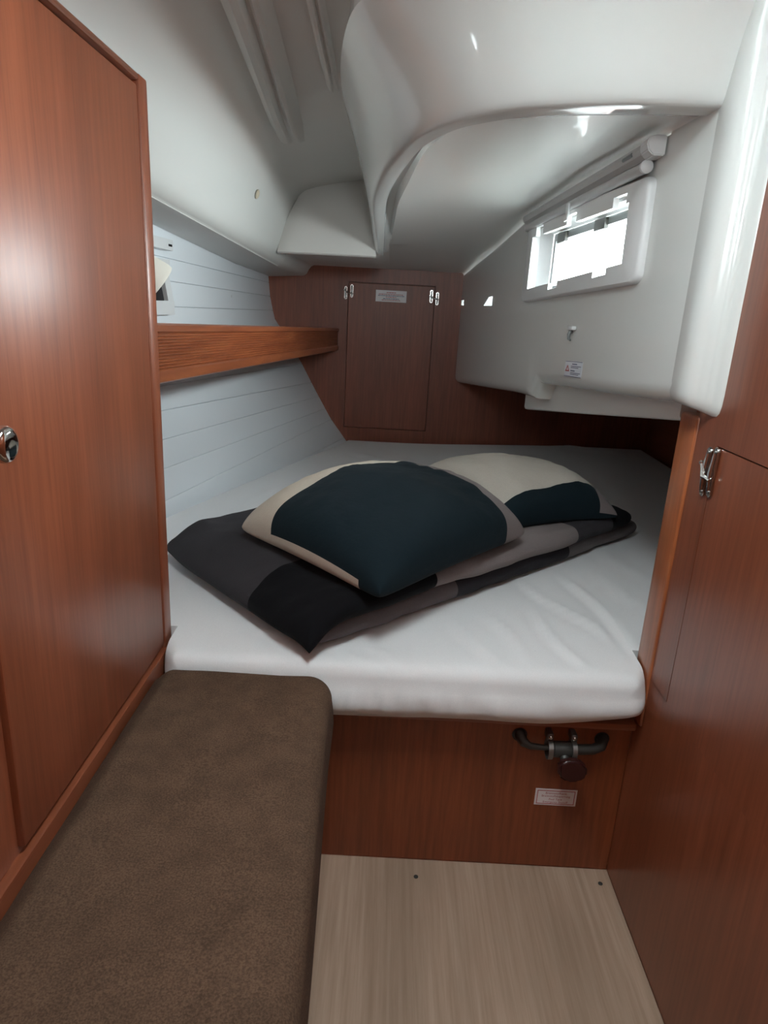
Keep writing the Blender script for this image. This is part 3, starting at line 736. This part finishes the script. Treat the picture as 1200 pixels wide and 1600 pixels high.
bd = rowsI[0] + [r[-1] for r in rowsI[1:mfirst]] + back[0][NL+110:] + [r[-1] for r in back[1:]] + back[-1][-2::-1] + [r[0] for r in back[-2:0:-1]] + back[0][:NL+1] + [r[0] for r in rowsI[mfirst-1:0:-1]]
prev = bd; cx = Vector((.2, 1.9, 0))
for lv in range(1, 8):
    f = lv/7; nx = []
    for q, i in enumerate(bd):
        p = V[i]; zb = .341 + (.006*noise.noise(Vector((p.x*9, p.y*3, 7))) - .006*sst(-.0, -.06, p.x)*sst(1.0, .98, p.y) if p.y < 1.02 else 0)
        if p.y < 1.05: zb += .022*sst(.28, .455, p.x)
        bulge = .007*sin(pi*min(1, f*1.05))
        n = Vector((0, 0, 0))
        if p.y < YF+.05: n.y = -bulge*sst(YF+.05, YF, p.y)
        if p.y < YF+.05 and p.x > .39: n.x = .5*bulge*sst(.40, .45, p.x)
        if p.y > 1.2 and p.x < -.1: n.x += f*.068*sst(1.7, 2.9, p.y)
        if f > .75 and p.y < 1.0: n.y += .012*(f-.75)/.25
        wv = (.004*noise.noise(Vector((p.x*14, f*1.5, 3.3))) - sum(am*math.exp(-((p.x-xc-.02*f)/wd_)**2) for xc, am, wd_ in ((-.070, .004, .006), (-.045, .005, .007), (-.022, .004, .006), (.010, .005, .008), (.045, .003, .008), (.088, .005, .010), (.125, .004, .009), (.19, .004, .012), (.27, .003, .014))))*sin(pi*min(1, f+.05)) if p.y < 1.0 else 0
        V.append(Vector((p.x + n.x, p.y + n.y + wv, p.z + (zb-p.z)*f))); nx.append(len(V)-1)
    for i in range(len(bd)):
        j = (i+1) % len(bd); Fc.append((prev[j], prev[i], nx[i], nx[j]))
    prev = nx
Fc.append(tuple(prev))
ma = put('mattress', (V, Fc), M['sheet']); tag(ma, 'double berth mattress under a white fitted sheet', 'mattress')

# ------------------------------------------------------------------ folded duvet
o2 = Vector((-.115, .992, 0)); E1 = Vector((.734, .679, 0)); E2 = Vector((-.679, .734, 0))
dv = empty('duvet', (o2 + E1*.5 + E2*.26) + Vector((0, 0, .44))); tag(dv, 'folded patchwork duvet in black grey and mauve on the mattress', 'duvet')
def slab(name, s0, s1, t0, t1, z0, h, R_, mat, wob, seed, endz=None, nS=110, nT=60):
    """rounded folded slab; front edge t0 and left end s0 are rolled folds"""
    V, UV = [], []
    def edge(a, n): return [.5-.5*cos(pi*i/n) for i in range(n+1)]
    us, ts = edge(0, nS), edge(0, nT)
    for sgn in (1, -1):
        for a in us:
            for c in ts:
                a_, c_ = 2*a-1, 2*c-1; s = s0 + (s1-s0)*(.5+.5*a_*sqrt(1-.025*c_**4)); t = t0 + (t1-t0)*(.5+.5*c_*sqrt(1-.05*a_**6))
                d = min((s1-s0)*min(a, 1-a), (t1-t0)*min(c, 1-c))
                k = sqrt(max(0, 1-(1-min(d/R_, 1))**2))
                zm = z0 + h*.5
                if endz is not None: zm = z0 + h*.5 + (endz-z0)*(1-sst(0, .09, s-s0))
                z = zm + sgn*h*.5*k
                if sgn > 0: z += wob*(noise.noise(Vector((s*6, t*6, seed))) + .5*noise.noise(Vector((s*15, t*13, seed+3))))*k
                if sgn > 0: z += .5*wob*abs(noise.noise(Vector(((s*.5+t)*24, (s-t)*4, seed+5))))*k
                s_ = s + .012*noise.noise(Vector((t*7, seed, 1))); t_ = t + .014*noise.noise(Vector((s*5, seed, 2))) + .004*noise.noise(Vector((s*21, seed, 5)))
                p = o2 + E1*s_ + E2*t_; V.append(Vector((p.x, p.y, z - .016*min(1, max(0, 1-(p.y-.965)/.043))**2))); UV.append((s, t))
    n1, n2 = nS+1, nT+1; Fc = []
    for g in (0, 1):
        for i in range(nS):
            for j in range(nT):
                q = [g*n1*n2 + i*n2+j, g*n1*n2 + (i+1)*n2+j, g*n1*n2 + (i+1)*n2+j+1, g*n1*n2 + i*n2+j+1]
                Fc.append(tuple(q if g == 0 else q[::-1]))
    bm = bmesh.new(); vs = [bm.verts.new(v) for v in V]
    for f in Fc: bm.faces.new([vs[i] for i in f])
    bm.verts.index_update()
    return put(name, bm, mat, dv, True, UV)
slab('lower_fold', .010, 1.075, -.014, .51, .4485, .046, .024, M['duv_lo'], .005, 2.0)
slab('upper_fold', -.018, 1.012, -.028, .515, .489, .046, .030, M['duv_up'], .009, 8.0, endz=.4535)

# ------------------------------------------------------------------ pillows
def pillow(name, C, zlo, zmid, hi, mat, label, seed, pin=.04, lift=.018):
    """C: four seam corners (u0v0, u1v0, u1v1, u0v1) as (x, y, z)"""
    n = 56; V, UV = [], []
    C = [Vector(c) for c in C]
    for sgn in (1, -1):
        for i in range(n+1):
            for j in range(n+1):
                u, v = .5-.5*cos(pi*i/n), .5-.5*cos(pi*j/n)
                a, c = 2*u-1, 2*v-1
                # pinch the sides in so that the corners stand out as ears
                pu = .5 + a*.5*(1 - pin*(1-c*c)); pv = .5 + c*.5*(1 - pin*(1-a*a))
                p = (C[0]*(1-pu)+C[1]*pu)*(1-pv) + (C[3]*(1-pu)+C[2]*pu)*pv
                p.z += lift*(1-(a*c)**2)*(.6+.4*max(a*a, c*c)); k = ((1-a**2)*(1-c**2)); k = max(k, 0)**.36
                wob = .011*noise.noise(Vector((u*3.5, v*3.5, seed))) + .005*abs(noise.noise(Vector((u*9+v*3, v*9-u*3, seed+2))))
                edge = (1-max(abs(a), abs(c)))
                z = p.z + (hi*k + wob*min(1, edge*8) if sgn > 0 else 0)
                if sgn < 0: z = max(p.z - zlo*max((1-a**2)*(1-c**2), 0)**.27, min(p.z, .5385))
                V.append(Vector((p.x, p.y, z))); UV.append((u, v) if sgn > 0 else (u + 2, v))
    m_ = n+1; Fc = []
    for g in (0, 1):
        for i in range(n):
            for j in range(n):
                q = [g*m_*m_ + i*m_+j, g*m_*m_ + (i+1)*m_+j, g*m_*m_ + (i+1)*m_+j+1, g*m_*m_ + i*m_+j+1]
                Fc.append(tuple(q if g == 0 else q[::-1]))
    bm = bmesh.new(); vs = [bm.verts.new(v) for v in V]
    for f in Fc: bm.faces.new([vs[i] for i in f])
    bm.verts.index_update()
    o = put(name, bm, mat, None, True, UV); tag(o, label, 'pillow', 'pillows on the folded duvet'); return o
pillow('pillow', [(-.285, 1.285, .560), (.0, 1.0, .555), (.295, 1.335, .565), (.01, 1.66, .575)], .055, .56, .100, M['pil1'], 'dark teal pillow with cream and mauve end strips lying in front', 1.0, -.035, .022)
pillow('pillow', [(.262, 1.405, .550), (.565, 1.565, .545), (.42, 2.02, .500), (.07, 1.80, .545)], .05, .55, .100, M['pil2'], 'cream pillow with black and mauve strips lying behind the teal one', 6.0)

# ------------------------------------------------------------------ seat with brown cushion
st_ = put('seat_box', box(-.354, -.088, -.078, 1.028, 0, .318, bev=.002, seg=1), M['wood_y'], smooth=False); tag(st_, 'low wooden seat box under the brown cushion', 'seat')
V = []; nU, nV = 60, 110
bm = bmesh.new()
def cpt(u, v, k):
    y0, y1 = -.075, .968; y = y0 + (y1-y0)*v
    x0, x1 = -.353, -.046 - .020*sst(.3, .95, y)
    x = x0 + (x1-x0)*u; return x, y, x0, x1, y0, y1
RC = .026
rows = []
for i in range(nV+1):
    v = .5-.5*cos(pi*i/nV); r = []
    for j in range(nU+1):
        u = .5-.5*cos(pi*j/nU); x, y, x0, x1, y0, y1 = cpt(u, v, 0)
        # round the plan corner next to the berth front
        rc = .045; dx, dy = max(0, x-(x1-rc)), max(0, y-(y1-rc)); ll = sqrt(dx*dx+dy*dy)
        if dx > 0 and dy > 0:
            mxx = max(dx, dy); sc = mxx/ll if ll > 0 else 1; x, y = (x1-rc) + dx*sc, (y1-rc) + dy*sc; d = rc - mxx
        else: d = min(x1-x, y1-y)
        d = min(d, x-x0+.02, y-y0)
        dr_ = RC - sqrt(max(0, RC*RC-(RC-d)**2)) if d < RC else 0
        r.append(Vector((x, y, .402 - dr_ + .026*sst(-.012, .03, x-x0) + .002*noise.noise(Vector((x*12, y*12, 3))))))
    rows.append(r)
Vv, Fc = grid(rows); nc = nU+1
bd = [j for j in range(nc)] + [i*nc+nU for i in range(1, nV+1)] + [nV*nc+j for j in range(nU-1, -1, -1)] + [i*nc for i in range(nV-1, 0, -1)]
prev = bd
for lv in (1, 2, 3, 4):
    f = lv/4; nx = []
    for i in bd:
        p = Vv[i]; q = Vector((p.x + (.004*sin(pi*f) - .006*(f > .99) if p.x > -.12 else 0), p.y, p.z + (.3195-p.z)*f)); Vv.append(q); nx.append(len(Vv)-1)
    for i in range(len(bd)):
        j = (i+1) % len(bd); Fc.append((prev[j], prev[i], nx[i], nx[j]))
    prev = nx
Fc.append(tuple(prev))
o = put('seat_cushion', (Vv, Fc), M['seat']); tag(o, 'long brown velour seat cushion beside the wardrobe', 'cushion')

# ------------------------------------------------------------------ fuel shut-off valve under the berth
va = empty('shutoff_valve', (.335, 1.02, .25)); tag(va, 'fuel shut-off valve with dark red knob on the berth front', 'valve')
for x in (.262, .408):
    bm = bmesh.new(); add_lathe(bm, (x, 1.0302, .2865), (0, -1, 0), [(0, .0135), (.0012, .0135), (.0012, .0115)], 20); put('hole_ring', bm, M['dark'], va)
bm = bmesh.new(); add_tube(bm, [(.262, 1.045, .288), (.262, 1.024, .287), (.267, 1.014, .282), (.278, 1.010, .278), (.300, 1.009, .277), (.322, 1.008, .277)], [.010, .010, .009, .006, .005, .005], 12); put('pipe', bm, M['pipe'], va)
bm = bmesh.new(); add_tube(bm, [(.408, 1.045, .288), (.408, 1.024, .287), (.402, 1.014, .282), (.388, 1.010, .278), (.370, 1.009, .277), (.350, 1.008, .277)], [.010, .010, .0095, .009, .009, .009], 12); put('pipe', bm, M['pipe'], va)
bm = bmesh.new(); add_lathe(bm, (.314, 1.008, .276), (1, 0, 0), [(0, .010), (.004, .014), (.020, .0145), (.036, .014), (.041, .010)], 18); add_lathe(bm, (.336, 1.008, .276), (0, -.8, -.6), [(0, .008), (.022, .008)], 14); put('valve_body', bm, M['pipe'], va)
for x in (.3105, .352):
    bm = bmesh.new()
    pts = [Vector((x, 1.008 + .0185*cos(a), .2765 + .0185*sin(a))) for a in [2*pi*i/18 for i in range(18)]]
    rows = [[p + Vector((dx, 0, 0)) + (p - Vector((x, 1.008, .2765))).normalized()*rr for p in pts] for dx, rr in ((-.004, -.003), (-.004, 0), (.004, 0), (.004, -.003), (-.004, -.003))]
    add_grid(bm, rows, True); fixn(bm); c = put('clamp', bm, M['clampm'], va)
    bm = bmesh.new(); add_box(bm, x-.006, x+.006, 1.006, 1.0295, .290, .306, bev=.004, seg=3); put('clamp_lug', bm, M['clampm'], va)
    bm = bmesh.new(); add_lathe(bm, (x, 1.006, .300), (0, -1, 0), [(-.001, .0036), (.0015, .0036), (.0028, .002)], 12); put('screw', bm, M['steel'], va)
bm = bmesh.new(); ax = Vector((0, -.75, -.66)).normalized(); u = Vector((1, 0, 0)); v = Vector((0, .12, 1)).normalized(); ax = Vector((0, -1, .12)).normalized()
pl = [(-.024, .014), (-.008, .022), (.012, .021), (.026, .008), (.027, -.010), (.014, -.021), (-.006, -.023), (-.022, -.013)]
add_prism(bm, [Vector((.346, .990, .254)) + u*a + v*c*.95 for a, c in pl], ax*.016); fixn(bm)
bmesh.ops.bevel(bm, geom=list(bm.edges), offset=.0045, segments=3, affect='EDGES'); kn = put('knob', bm, M['knobred'], va)
# sticker beneath it
YL = 1.0292
lb = put('fuel_label', box(.304, .380, YL-.0004, 1.0298, .140, .175), M['stick'], smooth=False); tag(lb, 'white sticker with red border and lettering below the valve', 'label')
bm = bmesh.new(); yq = YL-.0007
for x0, x1, z0, z1 in ((.3075, .3765, .1710, .1722), (.3075, .3765, .1428, .1440), (.3075, .3087, .1428, .1722), (.3753, .3765, .1428, .1722)): add_box(bm, x0, x1, yq, yq+.0003, z0, z1)
put('border', bm, M['red'], lb, smooth=False)
for s, z, sz in (('Brennstofftank', .1664, .0066), ('Brennstoffabsperrung', .1602, .0060), ('Fuel Tank', .1533, .0062), ('Emergency Shutoff', .1473, .0060)):
    text('lettering', s, sz, (.342, yq, z), (1, 0, 0), (0, 0, 1), M['red'], lb)

# ------------------------------------------------------------------ hull side window and reading lamp at the left edge
def hp(y, z, d=0):
    t = (y-1.72)/(2.945-1.72); return Vector((-.58 + (interp(FXT, z)+.58)*t + d, y, z))
w2 = empty('window_2', hp(1.6, .96)); tag(w2, 'small hull portlight with white frame, mostly hidden by the wardrobe', kind='structure')
bm = bmesh.new()
def hquad(y0, y1, z0, z1, d0, d1, lean=.0):
    P_ = [hp(y, z, 0) for y, z in ((y0, z0), (y1, z0), (y1 - lean, z1), (y0 - lean, z1))]
    add_prism(bm, [p + Vector((d0, 0, 0)) for p in P_], (d1-d0, 0, 0))
hquad(1.30, 1.775, .952, .985, .0, .018); hquad(1.30, 1.755, 1.055, 1.082, 0, .018); hquad(1.735, 1.772, .985, 1.055, 0, .018, .03); hquad(1.30, 1.34, .985, 1.055, 0, .018)
put('window_frame', fixn(bm), M['plast'], w2, smooth=False)
bm = bmesh.new(); hquad(1.34, 1.735, .985, 1.055, .004, .008); put('pane', fixn(bm), M['dark'], w2, smooth=False)
bm = bmesh.new(); hquad(1.25, 1.765, 1.103, 1.128, .0, .024); b3 = put('blind_housing', fixn(bm), M['plast'], w2, smooth=False)
bm = bmesh.new(); hquad(1.735, 1.755, 1.112, 1.117, .022, .0255); put('slot', fixn(bm), M['dark'], w2, smooth=False)
la = empty('reading_lamp', (-.52, 1.33, .98)); tag(la, 'cream conical reading lamp peeping out behind the wardrobe edge', 'lamp')
bm = bmesh.new(); ax = Vector((.55, .35, -.62)).normalized()
add_lathe(bm, (-.535, 1.25, 1.085), ax, [(0, .02), (.02, .032), (.08, .056), (.115, .066), (.122, .066), (.124, .060)], 32, True); put('lamp_shade', bm, M['cream'], la)
bm = bmesh.new(); add_tube(bm, [(-.60, 1.24, 1.08), (-.57, 1.24, 1.095), (-.535, 1.25, 1.087)], .008, 10); add_box(bm, -.615, -.60, 1.21, 1.27, 1.05, 1.11, bev=.004); put('lamp_arm', bm, M['plast'], la)
b = bmesh.new(); add_lathe(b, (-.5525, 2.355, 1.005), (1, .02, 0), [(0, .006), (.003, .006), (.0045, .004)], 12); put('screw', b, M['plast'], wl)
